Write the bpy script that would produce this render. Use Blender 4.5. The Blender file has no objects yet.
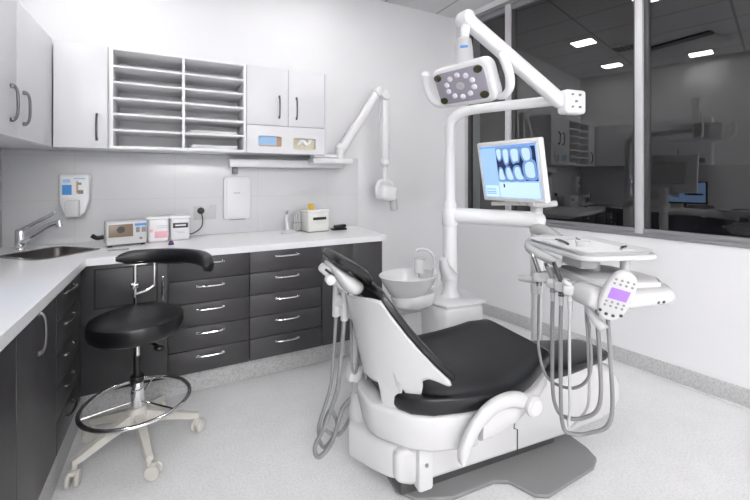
import bpy, bmesh, math, random
from mathutils import Vector, Matrix, Euler
random.seed(4)
R = math.radians
sc = bpy.context.scene
COL = sc.collection

# ------------------------------------------------------------------ materials
def mat(name, col, rough=0.5, metal=0.0, coat=0.0, emit=None, es=1.0, bump=0.0, bscale=60, spec=0.5, var=0.0, vscale=4):
    m = bpy.data.materials.new(name); m.use_nodes = True
    nt = m.node_tree; b = nt.nodes['Principled BSDF']
    b.inputs['Base Color'].default_value = (*col, 1); b.inputs['Roughness'].default_value = rough
    b.inputs['Metallic'].default_value = metal; b.inputs['Coat Weight'].default_value = coat
    b.inputs['Specular IOR Level'].default_value = spec
    if emit:
        b.inputs['Emission Color'].default_value = (*emit, 1); b.inputs['Emission Strength'].default_value = es
    tc = nt.nodes.new('ShaderNodeTexCoord')
    n = nt.nodes.new('ShaderNodeTexNoise'); n.inputs['Scale'].default_value = vscale; n.inputs['Detail'].default_value = 3
    nt.links.new(tc.outputs['Object'], n.inputs['Vector'])
    if var:
        mx = nt.nodes.new('ShaderNodeMix'); mx.data_type = 'RGBA'
        mx.inputs[6].default_value = (*[c * (1 - var) for c in col], 1); mx.inputs[7].default_value = (*[min(1, c * (1 + var)) for c in col], 1)
        nt.links.new(n.outputs['Fac'], mx.inputs[0]); nt.links.new(mx.outputs[2], b.inputs['Base Color'])
    if bump:
        n2 = nt.nodes.new('ShaderNodeTexNoise'); n2.inputs['Scale'].default_value = bscale
        nt.links.new(tc.outputs['Object'], n2.inputs['Vector'])
        bp = nt.nodes.new('ShaderNodeBump'); bp.inputs['Strength'].default_value = bump; bp.inputs['Distance'].default_value = 0.01
        nt.links.new(n2.outputs['Fac'], bp.inputs['Height']); nt.links.new(bp.outputs['Normal'], b.inputs['Normal'])
    return m

def vinyl(name, dark, light):
    m = mat(name, light, 0.42)
    nt = m.node_tree; b = nt.nodes['Principled BSDF']
    tc = nt.nodes.new('ShaderNodeTexCoord')
    n1 = nt.nodes.new('ShaderNodeTexNoise'); n1.inputs['Scale'].default_value = 95; n1.inputs['Detail'].default_value = 4
    n2 = nt.nodes.new('ShaderNodeTexNoise'); n2.inputs['Scale'].default_value = 9; n2.inputs['Detail'].default_value = 5
    for n in (n1, n2): nt.links.new(tc.outputs['Object'], n.inputs['Vector'])
    r1 = nt.nodes.new('ShaderNodeValToRGB')
    r1.color_ramp.elements[0].position = 0.36; r1.color_ramp.elements[0].color = (*dark, 1)
    r1.color_ramp.elements[1].position = 0.56; r1.color_ramp.elements[1].color = (*light, 1)
    nt.links.new(n1.outputs['Fac'], r1.inputs['Fac'])
    mx = nt.nodes.new('ShaderNodeMix'); mx.data_type = 'RGBA'; mx.blend_type = 'MULTIPLY'; mx.inputs[0].default_value = 0.12
    nt.links.new(r1.outputs['Color'], mx.inputs[6]); nt.links.new(n2.outputs['Fac'], mx.inputs[7])
    nt.links.new(mx.outputs[2], b.inputs['Base Color'])
    return m

def tiles(name, base, line, w, h, mortar, rough, plane='xz'):
    m = mat(name, base, rough)
    nt = m.node_tree; b = nt.nodes['Principled BSDF']
    tc = nt.nodes.new('ShaderNodeTexCoord'); sp = nt.nodes.new('ShaderNodeSeparateXYZ'); cb = nt.nodes.new('ShaderNodeCombineXYZ')
    nt.links.new(tc.outputs['Object'], sp.inputs[0])
    nt.links.new(sp.outputs[plane[0].upper()], cb.inputs[0]); nt.links.new(sp.outputs[plane[1].upper()], cb.inputs[1])
    br = nt.nodes.new('ShaderNodeTexBrick'); br.offset = 0
    br.inputs['Color1'].default_value = (*base, 1); br.inputs['Color2'].default_value = (*base, 1); br.inputs['Mortar'].default_value = (*line, 1)
    br.inputs['Scale'].default_value = 1; br.inputs['Brick Width'].default_value = w; br.inputs['Row Height'].default_value = h
    br.inputs['Mortar Size'].default_value = mortar; br.inputs['Mortar Smooth'].default_value = 0.1
    nt.links.new(cb.outputs[0], br.inputs['Vector']); nt.links.new(br.outputs['Color'], b.inputs['Base Color'])
    return m

def pane_mat():
    m = bpy.data.materials.new('window glass'); m.use_nodes = True; nt = m.node_tree
    for n in list(nt.nodes): nt.nodes.remove(n)
    o = nt.nodes.new('ShaderNodeOutputMaterial'); mx = nt.nodes.new('ShaderNodeMixShader')
    t = nt.nodes.new('ShaderNodeBsdfTransparent'); t.inputs[0].default_value = (.72, .74, .74, 1)
    g = nt.nodes.new('ShaderNodeBsdfGlossy'); g.inputs['Roughness'].default_value = 0.0
    f = nt.nodes.new('ShaderNodeFresnel')
    f.inputs['IOR'].default_value = 2.25
    ge = nt.nodes.new('ShaderNodeNewGeometry'); mu = nt.nodes.new('ShaderNodeMath'); mu.operation = 'SUBTRACT'; mu.use_clamp = True   # the far face of the thin pane only transmits
    nt.links.new(f.outputs[0], mu.inputs[0]); nt.links.new(ge.outputs['Backfacing'], mu.inputs[1])
    nt.links.new(mu.outputs[0], mx.inputs[0]); nt.links.new(t.outputs[0], mx.inputs[1]); nt.links.new(g.outputs[0], mx.inputs[2])
    nt.links.new(mx.outputs[0], o.inputs[0])
    return m

def clear_mat(name, tint, rough=0.05):
    m = mat(name, tint, rough); b = m.node_tree.nodes['Principled BSDF']
    b.inputs['Transmission Weight'].default_value = 0.75; b.inputs['IOR'].default_value = 1.2
    return m

M = dict(
    wall=mat('white wall paint', (.80, .80, .815), .6, var=.02),
    ceil=tiles('ceiling tiles', (.70, .70, .71), (.42, .42, .43), .6, 1.2, .012, .8, 'xy'),
    floor=vinyl('speckled vinyl floor', (.75, .75, .762), (.84, .84, .852)),
    cove=vinyl('grey speckled vinyl cove', (.46, .46, .465), (.60, .60, .605)),
    splash=tiles('pale grey splashback tile', (.72, .725, .74), (.66, .66, .67), .6, .3, .0025, .2, 'xz'),
    lam=mat('white laminate', (.74, .74, .765), .32),
    bright=mat('bright white plastic', (.82, .82, .83), .3),
    shelf=mat('white melamine', (.88, .88, .895), .4),
    dsteel=mat('darkened brushed steel', (.17, .17, .175), .28, 1),  # darkened metal; on the left base units it stands for dark reflections
    gap=mat('dark gap', (.05, .05, .05), .8),
    char=mat('charcoal laminate', (.052, .050, .053), .36, bump=.03, bscale=40),
    top=mat('white solid surface', (.86, .86, .875), .22),
    steel=mat('brushed steel', (.42, .42, .42), .25, 1),
    sinkm=mat('satin sink steel', (.32, .31, .30), .28, 1),
    chrome=mat('chrome', (.82, .82, .83), .08, 1),
    alu=mat('anodised aluminium', (.62, .62, .64), .45, .3),
    aludk=mat('mid grey aluminium', (.33, .33, .345), .42, .5),  # own mid grey of the sill and head bands
    leather=mat('black leather', (.006, .006, .0075), .30, bump=.05, bscale=300, spec=.5),
    wplas=mat('white gloss plastic', (.61, .61, .615), .22),
    wmat=mat('white satin plastic', (.64, .64, .645), .42),
    cream=mat('cream nylon', (.60, .585, .54), .45),
    offw=mat('off white plastic', (.74, .745, .70), .4),
    gplas=mat('pale grey plastic', (.52, .52, .53), .35),
    mgrey=mat('mid grey plastic', (.26, .26, .265), .4),
    dgrey=mat('dark grey plastic', (.06, .06, .062), .4),
    black=mat('black plastic', (.012, .012, .012), .35),
    rubber=mat('grey rubber mat', (.22, .22, .225), .5, bump=.08, bscale=200),
    hose=mat('grey silicone hose', (.24, .24, .245), .4),
    hosel=mat('pale silicone hose', (.46, .46, .47), .4),
    frost=clear_mat('frosted clear plastic', (.86, .87, .87), .35),
    clear=clear_mat('clear plastic', (.9, .9, .9), .05),
    glass=pane_mat(),
    blue=mat('blue print', (.06, .28, .68), .4), lblue=mat('light blue print', (.35, .58, .85), .4),
    tan=mat('tan print', (.62, .50, .36), .5), pink=mat('pink print', (.82, .45, .52), .5),
    purple=mat('purple plastic', (.10, .03, .16), .35), yellow=mat('yellow plastic', (.80, .50, .05), .4),
    brown=mat('brown panel', (.20, .145, .095), .3), orange=mat('orange card', (.66, .42, .26), .5),
    paper=mat('white paper', (.86, .86, .87), .7), cream_p=mat('cream paper', (.80, .75, .55), .7),
    scr=mat('lit blue screen', (.02, .02, .03), .2, emit=(.30, .48, .82), es=.95),
    scr2=mat('lit pale screen', (.02, .02, .03), .2, emit=(.52, .70, .98), es=.95),
    scr3=mat('lit screen blue bar', (.02, .02, .03), .2, emit=(.16, .34, .74), es=.9),
    xnavy=mat('lit x-ray background', (.01, .01, .02), .2, emit=(.012, .022, .075), es=.9),
    xmid=mat('lit x-ray tooth shade', (.02, .02, .03), .2, emit=(.15, .28, .55), es=.9),
    xlite=mat('lit x-ray tooth', (.02, .02, .03), .2, emit=(.50, .68, .92), es=.9),
    pscr=mat('lit violet display', (.05, .02, .1), .2, emit=(.40, .21, .80), es=.9),
    lamp=mat('ceiling lamp diffuser', (.9, .9, .9), .5, emit=(1, .985, .97), es=19),
    fill_lamp=mat('fill lamp diffuser', (.9, .9, .9), .5, emit=(1, .985, .97), es=23),  # for the unseen fill lamps added behind the camera
    led=mat('lens', (.75, .73, .80), .1, coat=.5), ledface=mat('lamp face grey', (.38, .36, .42), .25),
    olive=mat('dark amber lens', (.05, .048, .02), .12),
    night=mat('night wall', (.02, .02, .02), .9),
)

# ------------------------------------------------------------------ mesh builder
def cr(pts, n=8, closed=False):
    P = [Vector(p) for p in pts]; out = []
    m = len(P)
    rng = range(m) if closed else range(m - 1)
    for i in rng:
        p0 = P[(i - 1) % m] if (closed or i > 0) else P[0] * 2 - P[1]
        p1 = P[i]; p2 = P[(i + 1) % m]
        p3 = P[(i + 2) % m] if (closed or i + 2 < m) else P[-1] * 2 - P[-2]
        for k in range(n):
            t = k / n
            out.append(0.5 * ((2 * p1) + (p2 - p0) * t + (2 * p0 - 5 * p1 + 4 * p2 - p3) * t * t + (3 * p1 - p0 - 3 * p2 + p3) * t ** 3))
    if not closed: out.append(P[-1])
    return out

class MB:
    def __init__(s): s.bm = bmesh.new()
    def _merge(s, b, mtx=None):
        if mtx is not None: bmesh.ops.transform(b, matrix=mtx, verts=b.verts)
        me = bpy.data.meshes.new('t'); b.to_mesh(me); b.free()
        s.bm.from_mesh(me); bpy.data.meshes.remove(me); return s
    def box(s, c, size, bev=0.0, rot=(0, 0, 0), seg=2):
        b = bmesh.new(); bmesh.ops.create_cube(b, size=1)
        bmesh.ops.scale(b, vec=size, verts=b.verts)
        if bev > 0: bmesh.ops.bevel(b, geom=list(b.edges), offset=min(bev, min(size) * .49), segments=seg, affect='EDGES', profile=.5)
        return s._merge(b, Matrix.Translation(c) @ Euler(rot).to_matrix().to_4x4())
    def bx(s, x0, x1, y0, y1, z0, z1, bev=0.0):
        return s.box(((x0 + x1) / 2, (y0 + y1) / 2, (z0 + z1) / 2), (abs(x1 - x0), abs(y1 - y0), abs(z1 - z0)), bev)
    def loft(s, rings, caps=True, closed=True):
        vs = [[s.bm.verts.new(p) for p in r] for r in rings]
        n = len(rings[0])
        for a, b in zip(vs[:-1], vs[1:]):
            for i in range(n if closed else n - 1):
                j = (i + 1) % n
                try: s.bm.faces.new((a[i], a[j], b[j], b[i]))
                except ValueError: pass
        if caps:
            s.bm.faces.new(list(reversed(vs[0]))); s.bm.faces.new(vs[-1])
        return s
    def tube(s, pts, r, n=10, smooth=6, rad=None, closed=False):
        P = cr(pts, smooth, closed) if smooth else [Vector(p) for p in pts]
        rings = []; up = None; m = len(P)
        for i, p in enumerate(P):
            a = P[(i - 1) % m] if (closed or i > 0) else p; b = P[(i + 1) % m] if (closed or i < m - 1) else p
            t = (b - a).normalized()
            if up is None:
                up = Vector((0, 0, 1)) if abs(t.z) < .9 else Vector((1, 0, 0))
            up = (up - t * up.dot(t)).normalized(); sd = t.cross(up)
            rr = r if rad is None else rad(i / (m - 1))
            rings.append([p + (up * math.cos(2 * math.pi * k / n) + sd * math.sin(2 * math.pi * k / n)) * rr for k in range(n)])
        if closed: rings.append(rings[0]); 
        if closed:
            vs = [[s.bm.verts.new(q) for q in rg] for rg in rings[:-1]]; L = len(vs)
            for i in range(L):
                A, B = vs[i], vs[(i + 1) % L]
                for k in range(n): s.bm.faces.new((A[k], A[(k + 1) % n], B[(k + 1) % n], B[k]))
            return s
        return s.loft(rings)
    def cyl(s, p0, p1, r0, r1=None, n=20, bev=0.0):
        r1 = r0 if r1 is None else r1
        p0, p1 = Vector(p0), Vector(p1); L = (p1 - p0).length; bv = min(bev, L * .4, r0 * .8, max(r1, .0001) * .8)
        prof = [(0, r0 - bv), (bv * .3, r0 - bv * .3), (bv, r0), (L - bv, r1), (L - bv * .3, r1 - bv * .3), (L, r1 - bv)] if bv > 0 else [(0, r0), (L, r1)]
        return s.lathe([(r, h) for h, r in prof], p0, (p1 - p0), n)
    def lathe(s, prof, c, axis=(0, 0, 1), n=24, sx=1, sy=1):
        q = Vector((0, 0, 1)).rotation_difference(Vector(axis).normalized()).to_matrix()
        c = Vector(c)
        rings = [[c + q @ Vector((r * sx * math.cos(2 * math.pi * k / n), r * sy * math.sin(2 * math.pi * k / n), h)) for k in range(n)] for r, h in prof]
        return s.loft(rings)
    def sphere(s, c, r, sc_=(1, 1, 1), n=16, rot=(0, 0, 0)):
        b = bmesh.new(); bmesh.ops.create_uvsphere(b, u_segments=n, v_segments=n // 2 + 2, radius=r)
        bmesh.ops.scale(b, vec=sc_, verts=b.verts)
        return s._merge(b, Matrix.Translation(c) @ Euler(rot).to_matrix().to_4x4())
    def prism(s, poly, z0, z1, bev=0.0, mtx=None, seg=2):
        b = bmesh.new()
        vs = [b.verts.new((p[0], p[1], z0)) for p in poly]
        f = b.faces.new(vs); f.normal_update()
        r = bmesh.ops.extrude_face_region(b, geom=[f])
        for v in r['geom']:
            if isinstance(v, bmesh.types.BMVert): v.co.z = z1
        bmesh.ops.recalc_face_normals(b, faces=b.faces)
        if bev > 0:
            ed = [e for e in b.edges if e.calc_face_angle(0) > R(40)]
            bmesh.ops.bevel(b, geom=ed, offset=bev, segments=seg, affect='EDGES', profile=.5)
        return s._merge(b, mtx)
    def build(s, name, m, parent=None, world=False, ang=38):
        bmesh.ops.remove_doubles(s.bm, verts=s.bm.verts, dist=1e-5)
        if world and parent is not None:
            bpy.context.view_layer.update()
            mw = Matrix.Translation(parent.location) @ parent.rotation_euler.to_matrix().to_4x4()
            bmesh.ops.transform(s.bm, matrix=mw.inverted(), verts=s.bm.verts)
        bmesh.ops.recalc_face_normals(s.bm, faces=s.bm.faces)
        me = bpy.data.meshes.new(name); s.bm.to_mesh(me); s.bm.free()
        for p in me.polygons: p.use_smooth = True
        me.set_sharp_from_angle(angle=R(ang))
        o = bpy.data.objects.new(name, me); COL.objects.link(o)
        me.materials.append(M[m])
        if parent is not None: o.parent = parent
        return o

def thing(name, label, cat, loc=(0, 0, 0), rot=(0, 0, 0), group=None):
    o = bpy.data.objects.new(name, None); COL.objects.link(o)
    o.empty_display_size = .05
    o.location = loc; o.rotation_euler = rot
    o['label'] = label; o['category'] = cat
    if group: o['group'] = group
    return o
def tag(o, label, cat, group=None):
    o['label'] = label; o['category'] = cat
    if group: o['group'] = group
    return o
def struct(o): o['kind'] = 'structure'; return o
def lab(o, l): o['label'] = l; return o
def center(o):
    """give a single-mesh thing an origin at its base"""
    me = o.data; zs = [v.co for v in me.vertices]
    c = Vector(((min(v.x for v in zs) + max(v.x for v in zs)) / 2, (min(v.y for v in zs) + max(v.y for v in zs)) / 2, min(v.z for v in zs)))
    me.transform(Matrix.Translation(-c)); o.location = c; return o

# ------------------------------------------------------------------ room
XL, YB, ZC = -.98, 3.25, 3.05
RC = Vector((2.655, 3.25)); A = R(8)
RD = Vector((math.sin(A), -math.cos(A))); RN = Vector((-math.cos(A), -math.sin(A)))
def rw(u, off, z):   # point on the right wall: u metres from the corner, off metres into the room
    p = RC + RD * u + RN * off; return (p.x, p.y, z)
YR = -3.2
UE = (3.25 - YR) / math.cos(A)
XR = rw(UE, 0, 0)[0]
room = [(XL, YR), (XR, YR), (RC.x, RC.y), (XL, YB)]
struct(MB().prism(room, -.08, 0).build('floor', 'floor'))
struct(MB().prism(room, ZC, ZC + .1).build('ceiling', 'ceil'))
struct(MB().bx(XL - .12, 3.0, YB, YB + .12, -.08, ZC + .1).build('wall_back', 'wall'))
struct(MB().bx(XL - .12, XL, YR - .12, YB, -.08, ZC + .1).build('wall_left', 'wall'))
struct(MB().bx(XL, XR + .3, YR - .12, YR, -.08, ZC + .1).build('wall_rear', 'wall'))
def rwbox(mb, u0, u1, o0, o1, z0, z1, bev=0):
    c = rw((u0 + u1) / 2, (o0 + o1) / 2, (z0 + z1) / 2)
    return mb.box(c, (abs(u1 - u0), abs(o1 - o0), abs(z1 - z0)), bev, (0, 0, math.atan2(RD.y, RD.x)))
W0, W1, WZ0, WZ1 = .13, 4.3, .94, 2.99
mb = MB()
rwbox(mb, -.2, UE + .2, -.14, 0, -.08, WZ0); rwbox(mb, -.2, UE + .2, -.14, 0, WZ1, ZC + .1)
rwbox(mb, -.2, W0, -.14, 0, WZ0, WZ1); rwbox(mb, W1, UE + .2, -.14, 0, WZ0, WZ1)
struct(mb.build('wall_right', 'wall'))
# window frame: sill band, head band and posts
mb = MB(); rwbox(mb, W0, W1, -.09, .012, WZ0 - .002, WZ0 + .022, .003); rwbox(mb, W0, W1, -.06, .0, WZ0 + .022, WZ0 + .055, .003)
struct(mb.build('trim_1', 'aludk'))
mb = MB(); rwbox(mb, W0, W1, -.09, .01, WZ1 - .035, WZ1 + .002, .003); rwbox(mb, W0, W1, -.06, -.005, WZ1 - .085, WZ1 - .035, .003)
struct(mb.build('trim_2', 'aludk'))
posts = [(.13, .165), (.632, .682), (1.700, 1.748), (2.78, 2.83), (3.85, 3.9), (4.265, 4.3)]
for i, (a, b) in enumerate(posts):
    mb = MB(); rwbox(mb, a, b, -.09, .02 if 0 < i < 5 else .004, WZ0 + .022, WZ1 - .035, .003)
    struct(mb.build('trim_%d' % (i + 3), 'alu'))
for i in range(5):
    a, b = posts[i][1], posts[i + 1][0]
    mb = MB()
    rwbox(mb, a, a + .028, -.055, -.008, WZ0 + .055, WZ1 - .085, .002); rwbox(mb, b - .018, b, -.055, -.008, WZ0 + .055, WZ1 - .085, .002)
    fr = struct(mb.build('window_%d' % (i + 1), 'dgrey'))
    mb = MB(); rwbox(mb, a + .02, b - .01, -.036, -.03, WZ0 + .04, WZ1 - .07)
    lab(mb.build('pane', 'glass', fr), 'dark reflecting glass pane')
# skirting cove
mb = MB(); rwbox(mb, 0, UE - .02, .0, .008, 0, .118, .003)
struct(mb.build('baseboard_right', 'cove'))
mb = MB(); rwbox(mb, 0, UE - .02, .008, .022, 0, .012, .006)
struct(mb.build('trim_9', 'floor'))
struct(MB().bx(1.42, 2.62, YB - .01, YB, 0, .118, .003).build('baseboard_back', 'cove'))
struct(MB().bx(XL + .001, 1.505, YB - .012, YB - .001, .912, 1.53, .002).build('trim_10', 'splash'))
struct(MB().bx(XL + .001, XL + .012, -1.2, YB - .013, .912, 1.53, .002).build('trim_11', 'splash'))

# ceiling luminaires
def ceiling_light(x, y, sx, sy, label, es='lamp'):
    t = thing('ceiling_light', label, 'ceiling light', (x, y, ZC), group='ceiling lights')
    f = MB()
    for a in (-1, 1):
        f.bx(a * sx / 2 - .012, a * sx / 2 + .012, -sy / 2 - .012, sy / 2 + .012, -.014, -.001, .003)
        f.bx(-sx / 2, sx / 2, a * sy / 2 - .012, a * sy / 2 + .012, -.014, -.001, .003)
    f.build('frame', 'wmat', t)
    MB().bx(-sx / 2 + .01, sx / 2 - .01, -sy / 2 + .01, sy / 2 - .01, -.009, -.002).build('diffuser', es, t)
ceiling_light(.95, 2.57, .27, .27, 'square ceiling light nearest the window wall and the back wall')
ceiling_light(-.42, 2.62, .27, .27, 'square ceiling light above the corner sink')
ceiling_light(-.66, 1.62, .27, .27, 'square ceiling light above the left wall cabinets')
ceiling_light(1.85, 1.72, .36, .27, 'small added ceiling fill light over the patient chair beside the long window')  # unseen lamp added to brighten the back of the room
ceiling_light(-.3, -1.75, 1.15, .55, 'large added ceiling fill light farthest from the rear wall', 'fill_lamp')  # this and the next two are unseen lamps added as flat fill
ceiling_light(-.2, -2.75, 1.15, .55, 'large added ceiling fill light near the rear wall and the left wall', 'fill_lamp')
ceiling_light(1.15, -2.85, 1.15, .55, 'large added ceiling fill light over the middle of the rear wall', 'fill_lamp')
t = thing('ceiling_vent', 'square slatted air vent in the ceiling between lights', 'air vent', (.34, 2.27, ZC))
f = MB()
for a in (-1, 1):
    f.bx(a * .14 - .012, a * .14 + .012, -.15, .15, -.014, -.001, .003); f.bx(-.13, .13, a * .14 - .012, a * .14 + .012, -.014, -.001, .003)
f.build('frame', 'wmat', t)
MB().bx(-.13, .13, -.13, .13, -.004, -.001).build('backing', 'black', t)
for k in range(5): MB().box((0, -.1 + k * .05, -.006), (.256, .016, .003), 0, (0, 0, 0)).build('slat', 'mgrey', t)
t = thing('ceiling_diffuser', 'long recessed air conditioning panel in the ceiling', 'air vent', (-.1, 1.72, ZC), (0, 0, .3))
MB().bx(-.22, .22, -.4, .4, -.035, -.001, .004).build('panel', 'gplas', t)
MB().bx(.225, .34, -.4, .4, -.03, -.001).build('slot', 'black', t)

# ------------------------------------------------------------------ base cabinets and worktop
def bow(mb, c, L, axis, out, r=.0055, rise=.026):
    """bow handle: centre c on the face, length L along axis, bulging along out"""
    c, a, o = Vector(c), Vector(axis), Vector(out)
    pts = [c - a * L / 2, c - a * L * .46 + o * rise * .62, c - a * L * .25 + o * rise, c + a * L * .25 + o * rise, c + a * L * .46 + o * rise * .62, c + a * L / 2]
    mb.tube(pts, r, 8, 5)
    for k in (-1, 1): mb.box(c + a * k * L * .47 + o * .007, [abs(a[i]) * .02 + abs(o[i]) * .014 + (1 - abs(a[i]) - abs(o[i])) * .013 for i in range(3)], .003)
    return mb
YF, XF, ZK, ZT = 2.60, -.45, .155, .868
def back_unit(x0, x1, label, nd=0, kind='drawers'):
    t = thing('base_cabinet', label, 'base cabinet', ((x0 + x1) / 2, YF + .3, 0), group='charcoal base cabinets')
    MB().bx(x0 + .001, x1 - .001, YF + .021, YB - .015, ZK, ZT).build('carcass', 'char', t, True)
    if kind == 'drawers':
        h = (ZT - ZK) / nd
        for k in range(nd):
            zt = ZT - k * h
            d = MB().bx(x0 + .003, x1 - .003, YF, YF + .02, zt - h + .0025, zt - .0025, .0015).build('drawer', 'char', t, True)
            lab(bow(MB(), ((x0 + x1) / 2 + .0, YF, zt - .04), .155, (1, 0, 0), (0, -1, 0)).build('handle', 'chrome', d), 'chrome bow handle')
            d.children[0].data.transform(Matrix.Translation(-Vector(t.location)))
    return t
b1 = back_unit(-.46, -.037, 'charcoal base cabinet in the corner with a recessed flap panel', kind='door')
MB().bx(-.457, -.040, YF, YF + .02, ZK + .003, ZT - .003, .0015).build('door', 'char', b1, True)
d = MB().bx(-.388, -.098, YF - .006, YF + .0, .632, .838, .002).build('flap', 'char', b1, True)
MB().bx(-.398, -.388, YF - .003, YF + .0, .622, .848).bx(-.098, -.088, YF - .003, YF, .622, .848).bx(-.388, -.098, YF - .003, YF, .622, .632).bx(-.388, -.098, YF - .003, YF, .838, .848).build('flap_frame', 'black', b1, True)
h_ = bow(MB(), (-.064, YF, .70), .13, (0, 0, 1), (0, -1, 0)).build('handle', 'chrome', b1, True); lab(h_, 'chrome bow handle')
back_unit(-.037, .430, 'charcoal five-drawer base cabinet left of the middle of the back run', 5)
back_unit(.430, .926, 'charcoal five-drawer base cabinet right of the middle of the back run', 5)
b4 = back_unit(.926, 1.411, 'charcoal base cabinet with plain doors at the right end of the run', kind='door')
MB().bx(.929, 1.166, YF, YF + .02, ZK + .003, ZT - .003, .0015).build('door', 'char', b4, True)
MB().bx(1.170, 1.391, YF, YF + .02, ZK + .003, ZT - .003, .0015).build('door', 'char', b4, True)
MB().bx(1.391, 1.411, YF - .002, YF + .021, ZK, ZT).build('end_panel', 'char', b4, True)
# left run
def left_unit(y0, y1, label):
    t = thing('base_cabinet', label, 'base cabinet', (XF - .25, (y0 + y1) / 2, 0), group='charcoal base cabinets')
    MB().bx(XL + .014, XF - .021, y0 + .001, y1 - .001, ZK, ZT).build('carcass', 'char', t, True)
    return t
l1 = left_unit(2.09, 2.575, 'charcoal five-drawer base cabinet on the left wall beside the stool')
h = (ZT - ZK) / 5
for k in range(5):
    zt = ZT - k * h
    d = MB().bx(XF - .02, XF, 2.093, 2.53, zt - h + .0025, zt - .0025, .0015).build('drawer', 'char', l1, True)
    hd = bow(MB(), (XF, 2.29, zt - .04), .155, (0, 1, 0), (1, 0, 0)).build('handle', 'dsteel', l1, True)  # dark reflections of the chrome are put into the handle colour
    hd.parent = d; lab(hd, 'bow handle coloured dark for its reflections')
MB().bx(XF - .02, XF - .002, 2.533, 2.575, ZK, ZT).build('corner_filler', 'char', l1, True)
for y0, y1, lb, hy in ((1.62, 2.09, 'charcoal base cabinet on the left wall with a tall door handle', 1.82), (1.1, 1.62, 'charcoal base cabinet at the lower left edge of the photo', 1.2), (.5, 1.1, 'charcoal base cabinet on the left wall nearest the camera', .6)):
    t = left_unit(y0, y1, lb)
    MB().bx(XF - .02, XF, y0 + .003, y1 - .003, ZK + .003, ZT - .003, .0015).build('door', 'char', t, True)
    lab(bow(MB(), (XF, hy, .78), .155, (0, 0, 1), (1, 0, 0)).build('handle', 'dsteel', t, True), 'bow handle coloured dark for its reflections')  # handle colour darkened in place of its dark reflections
struct(MB().bx(-.5, 1.385, YF + .09, YF + .10, 0, ZK).bx(1.375, 1.385, YF + .1, YB - .01, 0, ZK).build('baseboard_cabinet', 'cove'))
struct(MB().bx(XF - .03, XF - .012, .5, YF + .09, 0, ZK - .001).build('baseboard_left', 'cove'))
# worktop, an L with a rotated sink opening
SC = Vector((-.645, 2.875)); SA = R(47)
def rrect(c, w, h, r, ang, n=5):
    out = []
    for (sx, sy, a0) in ((1, 1, 0), (-1, 1, 90), (-1, -1, 180), (1, -1, 270)):
        for k in range(n + 1):
            a = R(a0 + 90 * k / n); x = sx * (w / 2 - r) + r * math.cos(a); y = sy * (h / 2 - r) + r * math.sin(a)
            out.append((c[0] + x * math.cos(ang) - y * math.sin(ang), c[1] + x * math.sin(ang) + y * math.cos(ang)))
    return out
outer = [(XL + .012, .5), (-.428, .5), (-.428, 2.581), (1.435, 2.581), (1.475, YB - .012), (XL + .012, YB - .012)]
hole = rrect(SC, .34, .34, .05, SA)
b = bmesh.new()
def loop(pts, z):
    vs = [b.verts.new((x, y, z)) for x, y in pts]
    return [b.edges.new((vs[i], vs[(i + 1) % len(vs)])) for i in range(len(vs))]
es = loop(outer, .912) + loop(hole, .912)
g = bmesh.ops.triangle_fill(b, edges=es, use_beauty=True)
fs = [f for f in b.faces]
r_ = bmesh.ops.extrude_face_region(b, geom=fs)
for v in r_['geom']:
    if isinstance(v, bmesh.types.BMVert): v.co.z = .870
mb = MB(); mb._merge(b)
wt = mb.build('worktop', 'top'); tag(wt, 'long white L-shaped worktop on the charcoal cabinets', 'worktop')
wt.data.transform(Matrix.Translation((0, 0, -.87))); wt.location.z = .87
# sink
t = thing('sink', 'stainless steel sink set into the worktop corner', 'sink', (SC.x, SC.y, .76))
def srings(levels): return [[(x, y, z) for x, y in rrect(SC, w, w, r, SA)] for w, r, z in levels]
MB().loft(srings([(.318, .045, .9125), (.372, .06, .9125), (.372, .06, .9155), (.318, .045, .9155), (.318, .045, .9125)]), caps=False).build('rim', 'steel', t, True)
MB().loft(srings([(.322, .05, .912), (.318, .05, .83), (.30, .06, .77), (.22, .06, .762)]), caps=False).loft(srings([(.22, .06, .762), (.03, .012, .760)])).build('basin', 'sinkm', t, True)
MB().cyl((SC.x, SC.y, .762), (SC.x, SC.y, .768), .03).build('drain', 'chrome', t, True)
# tap
t = thing('mixer_tap', 'chrome mixer tap behind the corner sink', 'tap', (-.83, 3.06, .912))
MB().cyl((0, 0, .001), (0, 0, .012), .033, bev=.003).cyl((0, 0, .012), (0, 0, .115), .026, .026, bev=.003).sphere((0, 0, .115), .0265, (1, 1, .7)).build('body', 'chrome', t)
MB().tube([(0.01, -.01, .05), (.08, -.035, .10), (.15, -.06, .15), (.2, -.078, .168)], .015, 12).cyl((.2, -.078, .178), (.205, -.08, .14), .017).build('spout', 'chrome', t)
MB().tube([(0, 0, .12), (.06, -.02, .155), (.16, -.05, .215), (.175, -.055, .235)], .008, 10, rad=lambda k: .014 - .005 * k).build('lever', 'chrome', t)

# ------------------------------------------------------------------ wall cabinets
ZU0, ZU1, YU, XU = 1.536, 2.178, 2.92, -.65
def wallcab(name, label, cat, loc): return thing(name, label, cat, loc, group=None)
t = thing('wall_cabinet', 'long white wall cabinet on the left wall with bow-handled doors', 'wall cabinet', (XL + .16, 2.2, ZU0))
MB().bx(XL + .001, XU - .02, 1.51, YB - .001, ZU0, ZU1).build('carcass', 'lam', t, True)
for y0, y1, hy, z0 in ((2.352, 2.918, 2.425, ZU0), (1.93, 2.348, 2.265, ZU0), (1.512, 1.926, 1.86, 1.70)):
    d = MB().bx(XU - .018, XU, y0, y1, z0, ZU1, .0015).build('door', 'lam', t, True)
    hd = bow(MB(), (XU, hy, 1.685), .16, (0, 0, 1), (1, 0, 0), .006).build('handle', 'dsteel', t, True); hd.parent = d; lab(hd, 'steel bow handle')
p = MB().bx(XU - .018, XU, 1.512, 1.926, ZU0, 1.697, .0015).build('dispenser_panel', 'lam', t, True)
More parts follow.
